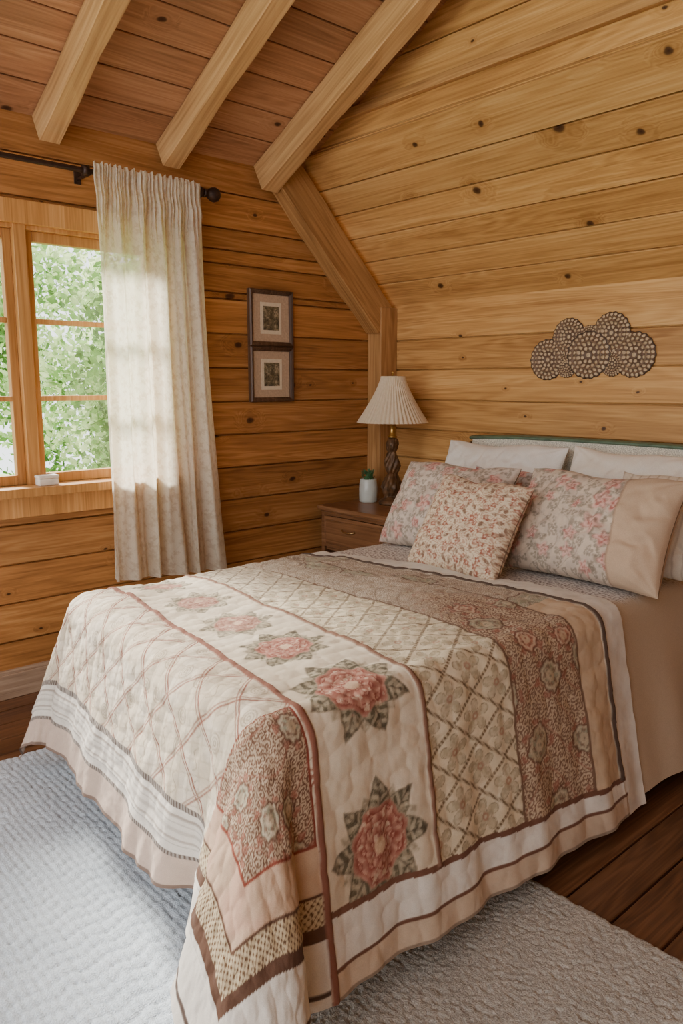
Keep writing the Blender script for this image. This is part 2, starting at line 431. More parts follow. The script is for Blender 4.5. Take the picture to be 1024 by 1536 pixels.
# ------------------------------------------------------------------ bed
X0,X1=1.05,2.45; W=X1-X0
bed=empty('bed',(1.75,-1.45,0)); tag(bed,"wooden double bed with grey upholstered headboard and green top rail","bed")
bo=Vector((1.75,-1.45,0))
def bx(name,lst,mat,bev=.01):
    return boxes(name,[(tuple(Vector(a)-bo),tuple(Vector(b)-bo)) for a,b in lst],mat,parent=bed,bev=bev)
M_matt=plain('mattress_ticking',(210,204,196),.9,nscale=60,namt=.05)
M_dark=plain('dark_bed_wood',(70,48,34),.5,nscale=10,namt=.2)
bx('mattress',[((1.07,-2.68,.42),(2.43,-.16,.715))],M_matt,bev=.05)
bx('bed_base',[((1.05,-2.66,.2),(2.45,-.14,.42))],M_dark,bev=.012)
for x in (1.1,2.32):
    for y in (-2.45,-.3):
        bx('leg',[((x,y,0),(x+.07,y+.07,.2))],M_dark,bev=.008)
M_up=plain('headboard_tweed',(200,190,176),.95,nscale=260,namt=.32,bstr=.4)
M_green=plain('green_painted_rail',(84,104,84),.4,nscale=20,namt=.15)
hx0,hx1=.89,2.62
def htop(x): 
    u=(x-(hx0+hx1)/2)/((hx1-hx0)/2); return 1.275-.02*abs(u)**3
bm=bmesh.new(); nseg=40
rows=[]
for i in range(nseg+1):
    x=hx0+.015+(hx1-hx0-.03)*i/nseg
    bul=.018*(1-abs(2*i/nseg-1)**6)
    rows.append([bm.verts.new(Vector((x,yy,zz))-bo) for yy,zz in ((-.05,.25),(-.05,htop(x)),(-.115,htop(x)),(-.125-bul,htop(x)-.05),(-.125-bul,.8),(-.115,.25))])
for a,b in zip(rows[:-1],rows[1:]):
    for k in range(6): bm.faces.new([a[k],b[k],b[(k+1)%6],a[(k+1)%6]])
bm.faces.new(rows[0]);bm.faces.new(list(reversed(rows[-1])))
bmesh.ops.recalc_face_normals(bm,faces=bm.faces)
hb=bm_obj('headboard',bm,M_up,parent=bed,smooth=False)
bm=bmesh.new(); rows=[]
for i in range(nseg+1):
    x=hx0+(hx1-hx0)*i/nseg; z=htop(x)
    ring=[]
    for k in range(12):
        t=2*pi*k/12
        ring.append(bm.verts.new(Vector((x,-.088+.045*math.cos(t),z+.010+.014*math.sin(t)))-bo))
    rows.append(ring)
for a,b in zip(rows[:-1],rows[1:]):
    for k in range(12): bm.faces.new([a[k],b[k],b[(k+1)%12],a[(k+1)%12]])
bm.faces.new(rows[0]);bm.faces.new(list(reversed(rows[-1])))
bmesh.ops.recalc_face_normals(bm,faces=bm.faces)
rl=bm_obj('headboard_rail',bm,M_green,parent=bed,smooth=True); rl["label"]="green painted curved top rail"
# ------------------------------------------------------------------ draping
def drape(S,yt,by,ztop,r,fl_near,fl_far,fl_foot,fc_near,fc_far,zmin=.02,amp=.014,k=15.0,skew=0.0,sc=1.0,cf=0.0):
    ax=np.where(S<0,S,np.where(S>W,(S-W)*sc,0)); xt=X0+np.clip(S,0,W)
    aa=np.abs(ax); rho=np.hypot(aa,by)+1e-9
    nx=ax/rho; ny=-by/rho
    phi=np.arctan2(by,aa); c=np.clip(np.sin(2*phi)*(rho>1e-6),0,1)
    isn=S>W/2
    fls=np.where(isn,fl_near,fl_far)
    fl=fls*np.cos(phi)**2+fl_foot*np.sin(phi)**2+c**.6*np.where(isn,fc_near,fc_far)
    am=pi/2-fl; al=np.minimum(rho/r,am); ext=np.maximum(rho-r*am,0)
    h=r*np.sin(al)+ext*np.cos(am); d=r*(1-np.cos(al))+ext*np.sin(am)
    e=sm(0,.5,ext)
    ph=k*(xt+yt)+phi*5
    h=h+amp*e*(np.sin(ph)+.5*np.sin(2.3*ph+1))
    h=h-cf*.6*np.clip(ext,0,1)*np.exp(-((phi-.10)/.12)**2)*isn*(by>0)
    h=h-cf*.9*np.clip(ext,0,1)*np.exp(-((xt-(X1-.18*np.clip(by,0,1)-.09))/.06)**2)*(by>0)*(S<=W)
    dm=ztop-zmin; exc=np.maximum(d-dm,0); d=np.minimum(d,dm); h=h+exc*.75
    z=ztop-d + np.where(exc>0,.006*np.sin(exc*60),0)
    return xt+nx*h, yt+ny*h-skew*np.clip(ax,0,9)*np.cos(phi)**2, z
def grad_normals(P):
    du=np.gradient(P,axis=1);dv=np.gradient(P,axis=0)
    n=np.cross(du,dv); n/= (np.linalg.norm(n,axis=2,keepdims=True)+1e-12)
    return n
AF,AN,BF=.46,.70,.64; LT=1.33
ds=.0033
Sv=np.arange(-AF,W+AN+ds,ds); Tv=np.arange(0,LT+BF+ds,ds)
S,T=np.meshgrid(Sv,Tv)
xt=X0+np.clip(S,0,W); fx=(xt-1.0)/1.5
kT=[0,.09,.88,1.25,LT]
kL=[-1.47,-1.575,-2.24,-2.60,-2.70]; kR=[-1.22,-1.35,-2.38,-2.79,-2.87]
Tc=np.clip(T,0,LT)
yt=np.interp(Tc.ravel(),kT,kL).reshape(T.shape)*(1-fx)+np.interp(Tc.ravel(),kT,kR).reshape(T.shape)*fx
by=np.clip(T-LT,0,None)
ztop=.762+.014*(fbm(S*3,T*3,3)-.5)*2+.014*sm(0,.25,S)*sm(0,.25,W-S)
scl=np.interp(Tc.ravel(),[0,LT],[1.13,1.0]).reshape(T.shape)
R_=math.radians
Xp,Yp,Zp=drape(S,yt,by,ztop,.10,R_(18),R_(8),R_(13),R_(25),R_(10),skew=.16,amp=.010,sc=scl,cf=.15)
P=np.stack([Xp,Yp,Zp],2)
hg=np.zeros_like(S)
def base(c): return np.ones(S.shape+(3,))*lin(c)
CREAM=(204,189,166);WHITE=(216,210,200);BROWN=(112,78,62);DARK=(84,68,60)
col=base(CREAM)
stain=fbm(S*7,T*7,11)
col=mixc(col,(218,205,184),sm(.4,.7,stain)*.6)
near=np.clip(S-W,0,None); far=np.clip(-S,0,None)
Tw=T+.004*np.sin(S*9)
def lattice(col,x,y,cell,linec,w,dots=True):
    a=(x+y*.8)/cell; b=(x-y*.8)/cell
    da=(a-np.round(a))*cell; db=(b-np.round(b))*cell
    m=np.maximum(line(da,w),line(db,w))
    if dots:
        dt=.5+.5*np.cos(2*pi*(x*.7+y)/.014)
        m=m*(.35+.65*sm(.25,.6,dt))
    return mixc(col,linec,m),da,db,a,b
reg=(Tw>.56)&(Tw<=.88)
c2=mixc(base((210,196,168)),(222,210,185),sm(.4,.65,fbm(S*40,T*40,61))*.7)
c2,da,db,a,b=lattice(c2,S,T,.14,(116,96,72),.0062)
u=(np.floor(a)+.5-a)*-.14; v=(np.floor(b)+.5-b)*-.14
px_=(u+v)*.5; py_=(u-v)*.5/.8
r=np.hypot(px_,py_);th=np.arctan2(py_,px_)+np.floor(a)*1.3
pr_=.048*np.abs(np.cos(2.5*th))**.5
lf=((r<pr_)&(r<.05)).astype(float)
c2=mixc(c2,(140,128,102),lf*.55*(.5+.5*sm(.4,.6,fbm(S*120,T*120,5))))
mot=(1-sm(.0,.003,np.abs(r-pr_)))*(r<.05)
c2=mixc(c2,(112,100,78),np.clip(mot,0,1)*.7)
c2=mixc(c2,(164,116,96),line(r-.008,.003)*.7)
# far half of the lattice band fades into a fine grey-brown geometric print
gg=mixc(base((206,193,172)),(128,112,98),np.maximum(line(np.sin(S*95)*np.sin(T*95),.18,.1),line(np.sin((S+T)*62),.12,.08))*.65)
c2f,_,_,_,_=lattice(gg,S,T,.14,(112,94,76),.005)
wf=1-sm(.25,.75,S)
c2=c2*(1-wf[...,None]*.7)+c2f*(wf[...,None]*.7)
col=np.where(reg[...,None],c2,col)
reg=(Tw>.25)&(Tw<=.56)
c3=paisley(base(CREAM),S,T,1,brown=(116,84,68),bg=(192,172,146),fine=.023,amt=.9,med=.17,gr=.18)
qt=paisley(base(CREAM),S,T,14,brown=(126,108,94),bg=(206,192,172),fine=.017,amt=.75,med=.40,gr=-1,vine=(130,108,92))
wq=1-sm(.80,1.2,S+.1*np.sin(T*20))
c3=c3*(1-wq[...,None])+qt*wq[...,None]
col=np.where(reg[...,None],c3,col)
reg=(Tw>.12)&(Tw<=.25); col=np.where(reg[...,None],base((196,172,144)),col)
tone=paisley(base(CREAM),S,T,4,brown=(126,108,94),bg=(206,192,172),fine=.016,med=.5,gr=-1,vine=(130,108,92))
col=np.where((reg&(S<W-.12))[...,None],tone,col)
for (s0,R) in ((.10,.145),(.43,.145),(.74,.15),(1.05,.158),(1.40,.178),(W+.42,.168)):
    cy=1.065; rot=s0*3
    rg=(np.hypot(S-s0,T-cy)<R*1.15)&(Tw>.893)&(Tw<1.238)
    fade=.66 if s0<.9 else .93
    fc=flower(col,S-s0,T-cy,R,rot,sd=int(s0*10)+1,op=fade)
    col=np.where(rg[...,None],fc,col)
reg=(Tw>1.25)
c4=mixc(base((202,187,164)),(218,205,186),sm(.4,.65,fbm(S*12,T*12,91))*.7)
sw=.02*np.sin(T*11+S*5)
c4,da,db,a,b=lattice(c4,S+sw,T*1.2,.20,(138,86,72),.0038,False)
c4,_,_,_,_=lattice(c4,S+sw+.014,T*1.2,.20,(142,96,80),.0026,False)
D,DX,DY,I=cells(S,T,.095,.15,31)
sw1=np.where(I>.5,1,0)
c4=mixc(c4,(122,106,86),(line(D-.024,.0018)+line(D-.015,.0016)+line(D-.006,.002)).clip(0,1)*.65*sw1)
c4=mixc(c4,(132,116,94),line(DX-.012*np.sin(DY*110),.0018)*(D<.036)*.75*(1-sw1))
c4=mixc(c4,(166,148,126),line(np.sin(S*70)*np.cos(T*70+S*20),.12,.08)*.45)
col=np.where(reg[...,None],c4,col)
bb=by
foot=(S>=-AF)&(bb>0)
B1,B2=.385,.525
def footband(bb):
    cb=base((208,200,188))
    for p_,w_,o_ in ((.04,.004,.7),(.057,.002,.4),(.077,.006,.35),(.101,.003,.6),(.117,.002,.4)):
        cb=mixc(cb,(128,112,100),line(bb-B1-p_,w_,.0015)*o_)
    cb=mixc(cb,DARK,((bb<B1+.018)|((bb>B2)&(bb<B2+.015))).astype(float)*(.75+.25*np.cos(S*2*pi/.012)))
    cb=mixc(cb,(186,164,148),(bb>B2+.015).astype(float))
    cb=mixc(cb,(96,76,66),(bb>BF-.011).astype(float)*.8)
    return cb
m=foot&(bb>B1)
col=np.where(m[...,None],footband(bb),col)
ab=np.interp(Tc.ravel(),[0,LT],[.585,.50]).reshape(T.shape)
m=(near>ab)
cb=base(WHITE)
cb=mixc(cb,BROWN,(near<ab+.016).astype(float))
cb=mixc(cb,BROWN,line(near-.635,.005))
cb=mixc(cb,(194,174,152),(near>.641).astype(float))
cb=mixc(cb,DARK,(near>.692).astype(float)*.6)
col=np.where((m&(bb<=0))[...,None],cb,col)
m=(far>.34)&(bb<=0)
col=np.where(m[...,None],base(WHITE),col)
nq=S-W+.25*bb
bq=T-1.262
qn=(nq>0)&(bq>0)&((near>0)|(bb>0))
cq=mixc(base((190,162,136)),(196,150,130),sm(.45,.7,fbm(S*9,T*9,77))*.45)
SQ=.345
sq=(nq<SQ)&(bq<SQ)
pc=paisley(base(CREAM),S,T,9,brown=(104,70,54),bg=(190,168,142),fine=.020,med=.14,amt=.92,gr=.3)
cq=np.where(sq[...,None],pc,cq)
mx=np.maximum(nq,bq)
eds=np.minimum(np.abs(nq-SQ)+10*(bq>SQ+.005),np.abs(bq-SQ)+10*(nq>SQ+.005))
eds=np.minimum(eds,np.abs(nq)+10*(bq>SQ))
eds=np.minimum(eds,np.abs(bq-.004)+10*(nq>SQ)+10*(near<=0))
cq=mixc(cq,(132,66,52),(1-sm(.002,.006,eds)))
lace=(mx>.455)&(mx<.525)
D,DX,DY,I=cells(S,T,.018,.05,5)
cl_=mixc(base((190,172,140)),(88,66,50),sm(-.1,.4,np.cos(D/.018*2*pi*1.5)))
cl_=mixc(cl_,(110,80,58),line(np.sin((S+T)*2*pi/.036)*np.sin((S-T)*2*pi/.036),.16,.1)*.7)
cq=np.where(lace[...,None],cl_,cq)
cq=mixc(cq,(92,66,52),(line(mx-.455,.004)+((mx>.525)&(mx<.555)).astype(float)).clip(0,1))
cq=mixc(cq,(208,200,188),(mx>.555).astype(float))
cq=mixc(cq,DARK,line(mx-.67,.006))
col=np.where(qn[...,None],cq,col)
qf=(far>0)&(bb>0)
mf=np.maximum(far*1.25,bb)
cq=footband(mf)
cq=np.where((mf<B1)[...,None],c4,cq)
col=np.where(qf[...,None],cq,col)
for t0_,w_,c_ in ((1.25,.010,(126,82,66)),(.88,.008,(124,90,72)),(.105,.013,(88,72,62))):
    d=np.abs(Tw-t0_); lm=(1-sm(w_-.002,w_+.002,d))*((near<ab+.01)|(t0_>1.2))
    lm=lm*((far<.34)|(t0_>1.2))
    col=mixc(col,c_,lm); hg+=.006*np.sqrt(np.clip(1-(d/w_)**2,0,1))*lm
for t0_ in (.56,.25):
    lm=(1-sm(.003,.006,np.abs(Tw-t0_)))*(near<ab); col=mixc(col,(122,96,78),lm)
col=mixc(col,WHITE,(Tw<.088).astype(float))
col=col*(1+.12*(fbm(S*25,T*25,70)-.5)[...,None]*2)
D,_,_,_=cells(S,T,.06,.25,51)
hg+=.0060*(1-(D/.048)**2).clip(-.4,1)*(bb<.5)*(Tw>.1)
hg+=.007*(fbm(S*13,T*13,8)-.5)*2
rf=sm(.5,.62,bb)*(near<=0)
Nrm=grad_normals(P)
FL=bool(Nrm[10,len(Sv)//2,2]<0)
if FL: Nrm=-Nrm
hg+=rf*.005*np.sin(S*40+2*np.sin(S*13))
P=P+Nrm*hg[...,None]
P[...,2]=np.maximum(P[...,2],.022)
quilt=grid_obj('quilt',P,M_cloth,cols=col,flip=FL)
tag(quilt,"faded patchwork quilt with floral medallions and brown lattice on bed","quilt")
Sv2=np.arange(-.44,W+.68,.005); Yv=np.arange(-.155,-1.72,-.005)
S2,Y2=np.meshgrid(Sv2,Yv)
z2=.738+.008*(fbm(S2*4,Y2*4,5)-.5)*2
under=sm(-1.15,-1.5,Y2)
X_,Y_,Z_=drape(S2,Y2,np.zeros_like(S2),z2,.08,R_(19),R_(4),0,0,0,amp=.010,k=9,zmin=.05,skew=.16,sc=1.08)
P2=np.stack([X_,Y_,Z_],2)
P2[...,0]-= .03*(under)*(S2>W)
c_=np.ones(S2.shape+(3,))*lin((186,166,142))
D,DX,DY,I=cells(S2,Y2,.017,.28,3)
rr=np.hypot(DX*1.0,DY*2.0)
sp=(1-sm(.0055,.0095,rr))
top=np.ones_like(c_)*lin((214,205,196))
top=mixc(top,(104,86,78),sp*.9)
mt=(1-sm(.0,.07,S2-W-.0+.03*vnoise(Y2*60,S2*20)))
c_=c_*(1-mt[...,None])+top*mt[...,None]
N2=grad_normals(P2); F2=N2[10,len(Sv2)//2,2]<0
cov=grid_obj('coverlet',P2,M_cloth3,cols=c_,flip=bool(F2))
tag(cov,"taupe coverlet with speckled top under the quilt and pillows","coverlet")
# ------------------------------------------------------------------ pillows
def pillow(w,h,th,colf,name,label,pos,lean,yaw=0,roll=0,res=.0045,seed=0,pinch=.06,pw=2.6,group=None,wrk=1.0):
    nu=int(w/res);nv=int(h/res)
    u,v=np.meshgrid(np.linspace(-1,1,nu),np.linspace(-1,1,nv))
    ui=np.abs(u);vi=np.abs(v)
    t=((1-ui**pw)*(1-vi**pw)).clip(0,1)**.5
    t=t*(1-.16*v)
    x=w/2*u*(1-pinch*(1-v*v)*np.abs(u)**2)
    y=h/2*v*(1-pinch*(1-u*u)*np.abs(v)**2)
    y=y-.018*sm(-.2,1,v)*(.5+.5*np.cos(u*5+seed))
    cr=fbm(x*5+seed,y*5+seed*3,seed,3)
    wr=((fbm(x*9+seed,y*9,seed,3)-.45)*.045*t + .012*np.sin(cr*26)*t*(.4+.6*ui))*wrk
    ang=np.arctan2(vi-1.02,ui-1.02)
    wr=wr+.006*np.sin(ang*16+seed)*t*np.exp(-(np.hypot(ui-1,vi-1)/.45)**2)
    wv=.004*np.sin(x*35)*(1-t)
    col=colf(x,y,u,v)
    Pf=np.stack([x,y+h/2,t*th/2+wr+wv+.002],2); Pb=np.stack([x,y+h/2,-t*th/2+wv-.002],2)
    Pc=np.concatenate([Pf,Pb[::-1]],0); Cc=np.concatenate([col,col[::-1]],0)
    Pc=np.concatenate([Pc,Pc[:1]],0); Cc=np.concatenate([Cc,Cc[:1]],0)
    ob=grid_obj(name,Pc,M_cloth2,cols=Cc)
    ob.matrix_world=Matrix.Translation(pos)@Matrix.Rotation(yaw,4,'Z')@Matrix.Rotation(pi/2-lean,4,'X')@Matrix.Rotation(roll,4,'Z')
    tag(ob,label,"pillow",group=group)
    return ob
def c_white(c=(236,232,224)):
    def f(x,y,u,v):
        col=np.ones(x.shape+(3,))*lin(c); return mixc(col,(220,214,205),sm(.5,.75,fbm(x*6,y*6,2))*.4)
    return f
def c_floral(bg=(210,195,180),seed=0,taupe=False,sc=.115,side=.42):
    def f(x,y,u,v):
        col=np.ones(x.shape+(3,))*lin(bg)
        col=mixc(col,(186,170,156),sm(.42,.6,fbm(x*30,y*30,seed))*.55)
        wx=x+.010*(fbm(x*22,y*22,seed+2)-.5)*2; wy=y+.010*(fbm(x*22,y*22,seed+6)-.5)*2
        D,DX,DY,I=cells(wx,wy,.034,.4,seed+3)
        th=np.arctan2(DY,DX)
        lf=(1-sm(.003,.007,np.abs(D-.012*np.abs(np.cos(1.5*th+I*6)))))*(I>.3)
        col=mixc(col,(132,122,108),lf*.7)
        D,DX,DY,I=cells(wx,wy,sc,.4,seed)
        th=np.arctan2(DY,DX)+I*6
        R=.034*(1+.25*np.cos(5*th))*(.6+.7*I)
        R2=R*1.8; lm=(1-sm(R2*.7,R2,D*(1.2-.5*np.cos(3*th+1))))
        col=mixc(col,(110,98,82),lm*.55*sm(.4,.6,fbm(x*60,y*60,seed)))
        m=1-sm(R*.7,R*1.15,D)
        col=mixc(col,(174,98,92),m*.8*(.4+.6*sm(.35,.55,fbm(x*45,y*45,seed+8))))
        col=mixc(col,(222,180,166),m*.8*sm(.2,.8,.5+.5*np.cos(D/R*9+3*th)))
        st=line(np.sin(wx*26+seed+3*np.sin(wy*14)),.06,.05)
        col=mixc(col,(126,110,96),st*.5)
        if taupe:
            s=u-side+.06*v
            col=mixc(col,(188,162,136),(s>0).astype(float))
            col=mixc(col,(152,124,102),line(s,.012,.008)*.7)
        return col
    return f
def c_leaf():
    def f(x,y,u,v):
        col=np.ones(x.shape+(3,))*lin((216,198,170))
        wx=x+.010*(fbm(x*40,y*40,3)-.5)*2; wy=y+.010*(fbm(x*40,y*40,13)-.5)*2
        a=np.sin(x*150+8*np.sin(y*70))*np.sin(y*130+6*np.sin(x*60))
        col=mixc(col,(164,112,90),sm(.1,.5,a)*.6)
        b=line(np.sin(wx*60+3*np.sin(wy*45)),.14,.08)
        col=mixc(col,(132,102,82),b*.55)
        D,DX,DY,I=cells(wx,wy,.036,.34,41)
        px=DX*np.cos(I*6.3)+DY*np.sin(I*6.3);py=-DX*np.sin(I*6.3)+DY*np.cos(I*6.3)
        th=np.arctan2(DY,DX)
        fl_=(1-sm(-.001,.002,D-.012*(1+.25*np.cos(5*th+I*6))))
        e=np.abs(py)-.0075*(1-(px/.017)**2).clip(0,1)
        lf=(1-sm(-.001,.002,e))*(np.abs(px)<.017)
        isf=(I>.5)
        m=np.where(isf,fl_,lf)
        brk=.55+.45*sm(.4,.55,fbm(x*110,y*110,4))
        cc=np.where(isf[...,None],lin((146,74,58)),lin((120,86,68)))
        col=col*(1-.85*(m*brk)[...,None])+cc*(.85*(m*brk)[...,None])
        col=mixc(col,(220,190,166),fl_*isf*(1-sm(.003,.006,D))*.8)
        return col
    return f
def c_stripe():
    def f(x,y,u,v):
        col=np.ones(x.shape+(3,))*lin((218,204,184))
        return mixc(col,(170,150,128),line(np.cos(x*2*pi/.09),.3,.1)*.6)
    return f
ZT=.752
D2=math.radians
pillow(.84,.545,.26,c_white(),'pillow',"white cotton pillow leaning on the headboard beside the lamp",(1.25,-.42,ZT),D2(21),roll=D2(1),seed=1)
pillow(.84,.545,.26,c_white((238,232,220)),'pillow',"cream cotton pillow leaning on the headboard",(2.09,-.42,ZT),D2(21),yaw=D2(-1),roll=D2(-1),seed=2)
pillow(.62,.45,.14,c_floral((192,188,188),seed=12),'pillow',"grey floral pillow tucked behind the pink floral sham",(1.58,-.74,ZT),D2(28),seed=3)
pillow(.60,.49,.14,c_stripe(),'pillow',"cream striped pillow standing behind the taupe ended sham",(2.44,-.74,ZT),D2(24),yaw=D2(-2),seed=4)
pillow(.70,.51,.25,c_floral(seed=5),'pillow',"faded pink floral pillow sham leaning beside the nightstand",(1.39,-1.05,ZT),D2(32),yaw=D2(3),seed=5)
pillow(.76,.51,.25,c_floral((206,188,168),seed=8,taupe=True),'pillow',"pink floral pillow sham with plain taupe end panel",(2.21,-1.04,ZT),D2(26),yaw=D2(-1),seed=6)
pillow(.50,.49,.20,c_leaf(),'cushion',"small square cushion with red and brown leaf print",(1.765,-1.35,ZT),D2(33),yaw=D2(5),roll=D2(-3),seed=7,res=.003,wrk=.7)
# ------------------------------------------------------------------ rugs
def rug(name,x0,x1,y0,y1,mat,cell,amp,label,h=.012,seed=0,res=.007,rows=False):
    xs=np.arange(x0,x1,res);ys=np.arange(y0,y1,res)
    X,Y=np.meshgrid(xs,ys)
    if rows:
        Xw=X+.010*np.sin(Y*55)+.02*(fbm(X*5,Y*5,3)-.5); Yw=Y+.02*(fbm(X*5,Y*5,9)-.5)
        D,DX,DY,I=cells(Xw*.62,Yw*1.2,cell,.12,seed)
    else:
        D,DX,DY,I=cells(X,Y,cell,.35,seed)
    hgt=h+amp*np.sqrt(np.clip(1-(D/(cell*.68))**2,0,1))+.002*rng.random(X.shape)
    ed=np.minimum(np.minimum(X-x0,x1-X),np.minimum(Y-y0,y1-Y))
    Z=hgt*sm(-.005,.02,ed)+.0005
    fr=np.exp(-ed/.03)
    Xo=X+fr*.012*(fbm(X*30,Y*30,seed+2)-.5)*2; Yo=Y+fr*.014*(fbm(X*30,Y*30,seed+8)-.5)*2
    ob=grid_obj(name,np.stack([Xo,Yo,Z],2),mat); tag(ob,label,"rug"); return ob
def rugmat(name,c1,c2):
    N=NT(name);tc=N.n('TexCoord').outputs['Object']
    no=N.n('TexNoise',{'Vector':tc,'Scale':220.0,'Detail':3.0}).outputs[0]
    lo=N.n('TexNoise',{'Vector':tc,'Scale':6.0,'Detail':3.0}).outputs[0]
    f=N.math('ADD',N.math('MULTIPLY',no,.75),N.math('MULTIPLY',lo,.25))
    c=N.ramp(f,[(.35,L4(c1)),(.62,L4(c2))])
    return N.done(bsdf(N,c,.95,bump=no,bstr=.6,bdist=.006,**{'Specular IOR Level':.1}))
rug('rug',.70,2.47,-4.6,-2.56,rugmat('pale_blue_wool',(176,186,196),(206,214,222)),.030,.009,"pale blue white woven rug at the foot of the bed",res=.0055,rows=True)
rug('rug',2.50,4.3,-4.4,-1.98,rugmat('grey_beige_wool',(150,146,138),(194,189,180)),.016,.007,"grey beige looped rug beside the bed",seed=4,res=.0055)
# ------------------------------------------------------------------ nightstand
ns=empty('nightstand',(.355,-.36,0)); tag(ns,"brown wooden nightstand with one drawer beside the bed","nightstand")
no_=Vector((.355,-.36,0))
def nb(name,lst,mat,bev=.004,parent=ns):
    return boxes(name,[(tuple(Vector(a)-no_),tuple(Vector(b)-no_)) for a,b in lst],mat,parent=parent,bev=bev)
nx0,nx1,ny0,ny1,nz=.08,.70,-.655,-.06,.80
nb('nightstand_top',[((nx0-.02,ny0-.02,nz-.028),(nx1+.02,ny1,nz)),((nx0-.005,ny0-.008,nz-.042),(nx1+.005,ny1,nz-.028))],M_night,bev=.006)
nb('body',[((nx0,ny0+.02,.14),(nx0+.02,ny1,nz-.042)),((nx1-.02,ny0+.02,.14),(nx1,ny1,nz-.042)),((nx0+.02,ny1-.015,.14),(nx1-.02,ny1,nz-.042)),((nx0+.02,ny0+.02,.14),(nx1-.02,ny1-.015,.16)),((nx0+.02,ny0+.02,.50),(nx1-.02,ny1-.015,.52)),((nx0,ny0,nz-.062),(nx1,ny0+.02,nz-.042)),((nx0,ny0,.14),(nx0+.03,ny0+.02,nz-.062)),((nx1-.03,ny0,.14),(nx1,ny0+.02,nz-.062))],M_night,bev=.002)
dr=nb('drawer',[((nx0+.034,ny0-.006,.525),(nx1-.034,ny0+.016,nz-.066)),((nx0+.055,ny0-.012,.55),(nx1-.055,ny0-.006,nz-.09))],M_night,bev=.004)
M_brass=plain('aged_brass',(190,160,110),.35,metal=.9,nscale=40,namt=.15)
bm=bmesh.new()
cx,cz=.36,.66; prev=None
for i in range(15):
    t=i/14; ang=pi*t; x=cx-.06*math.cos(ang); y=ny0-.012-.024*math.sin(ang); z=cz-.008*math.sin(ang)
    ring=[bm.verts.new(Vector((x,y+.006*math.cos(2*pi*k/8),z+.006*math.sin(2*pi*k/8)))-no_) for k in range(8)]
    if prev:
        for k in range(8): bm.faces.new([prev[k],ring[k],ring[(k+1)%8],prev[(k+1)%8]])
    prev=ring
hd=bm_obj('handle',bm,M_brass,parent=dr,smooth=True); hd["label"]="curved brass drawer pull"
for lx in (nx0,nx1-.04):
    for ly in (ny0,ny1-.04):
        nb('leg',[((lx,ly,0),(lx+.04,ly+.04,.14))],M_night,bev=.004)
# ------------------------------------------------------------------ lamp
lp=Vector((.37,-.285,nz))
lamp=empty('table_lamp',lp); tag(lamp,"dark carved table lamp with pleated cream shade on the nightstand","lamp")
M_bronze=plain('dark_bronze',(92,66,42),.5,metal=.35,nscale=25,namt=.35,bstr=.4)
M_gold=plain('gold_metal',(186,146,80),.3,metal=.9,nscale=30,namt=.15)
prof=[(0.001,0),(.085,0),(.09,.012),(.08,.028),(.055,.04),(.04,.055),(.05,.075),(.062,.11),(.058,.15),(.038,.19),(.03,.205),(.042,.225),(.05,.26),(.046,.30),(.032,.335),(.026,.35),(.036,.37),(.04,.40),(.032,.43),(.024,.445)]
pr=[]
for (a,b) in zip(prof[:-1],prof[1:]):
    for k in range(4): pr.append((a[0]+(b[0]-a[0])*k/4,a[1]+(b[1]-a[1])*k/4))
pr.append(prof[-1])
lathe('lamp_base',pr,M_bronze,parent=lamp,n=72,mod=lambda t,z,r:(1+(.16*math.sin(3*t+z*26)+.07*math.sin(9*t-z*60))*(1 if .05<z<.44 else 0)))
lathe('lamp_neck',[(.001,.445),(.034,.445),(.036,.452),(.022,.462),(.02,.53),(.03,.535),(.03,.545),(.012,.55),(.008,.60),(.008,.852),(.001,.853)],M_gold,parent=lamp,n=28)
lathe('finial',[(.001,.85),(.012,.853),(.006,.862),(.012,.866),(.012,.872),(.001,.876)],M_gold,parent=lamp,n=20)
N=NT('pleated_shade_fabric'); tc=N.n('TexCoord').outputs['Object']
no=N.n('TexNoise',{'Vector':tc,'Scale':60.0}).outputs[0]
c=N.ramp(no,[(.3,L4((236,220,190))),(.7,L4((244,230,204)))])
d1=N.n('BsdfDiffuse',{'Color':c}).outputs[0]; t1=N.n('BsdfTranslucent',{'Color':c}).outputs[0]
M_shade=N.done(N.n('MixShader',{0:.35,1:d1,2:t1}).outputs[0])
sp_=[]
for i in range(25):
    t=i/24; z=.545+.30*t; r=.078+(.234-.078)*(1-t)**1.3; sp_.append((r,z))
sh=lathe('lamp_shade',sp_,M_shade,parent=lamp,n=528,mod=lambda t,z,r:1+.018*math.cos(48*t))
sh["label"]="pleated cream fabric shade"
bm=bmesh.new()
for k in range(3):
    a=2*pi*k/3; 
    p0=Vector((0,0,.840));p1=Vector((.075*math.cos(a),.075*math.sin(a),.843)); sd=Vector((-math.sin(a),math.cos(a),0))*.003
    v=[bm.verts.new(p) for p in (p0-sd,p0+sd,p1+sd,p1-sd,p0-sd+Vector((0,0,.004)),p0+sd+Vector((0,0,.004)),p1+sd+Vector((0,0,.004)),p1-sd+Vector((0,0,.004)))]
    for f in ((0,1,2,3),(4,5,6,7),(0,1,5,4),(1,2,6,5),(2,3,7,6),(3,0,4,7)): bm.faces.new([v[i] for i in f])
bm_obj('shade_ring',bm,M_gold,parent=lamp)
jp=Vector((.19,-.33,nz)); jar=empty('jar',jp); tag(jar,"white glass candle jar with green sprig on the nightstand","jar")
M_jar=plain('white_glazed_jar',(222,228,220),.12,nscale=12,namt=.05,**{'Transmission Weight':.25})
M_grn=plain('dark_green_leaves',(70,104,66),.6,nscale=30,namt=.25)
lathe('jar_body',[(.001,0),(.056,0),(.062,.008),(.063,.10),(.060,.125),(.056,.15),(.058,.158),(.053,.158),(.050,.145),(.001,.14)],M_jar,parent=jar,n=40)
bm=bmesh.new()
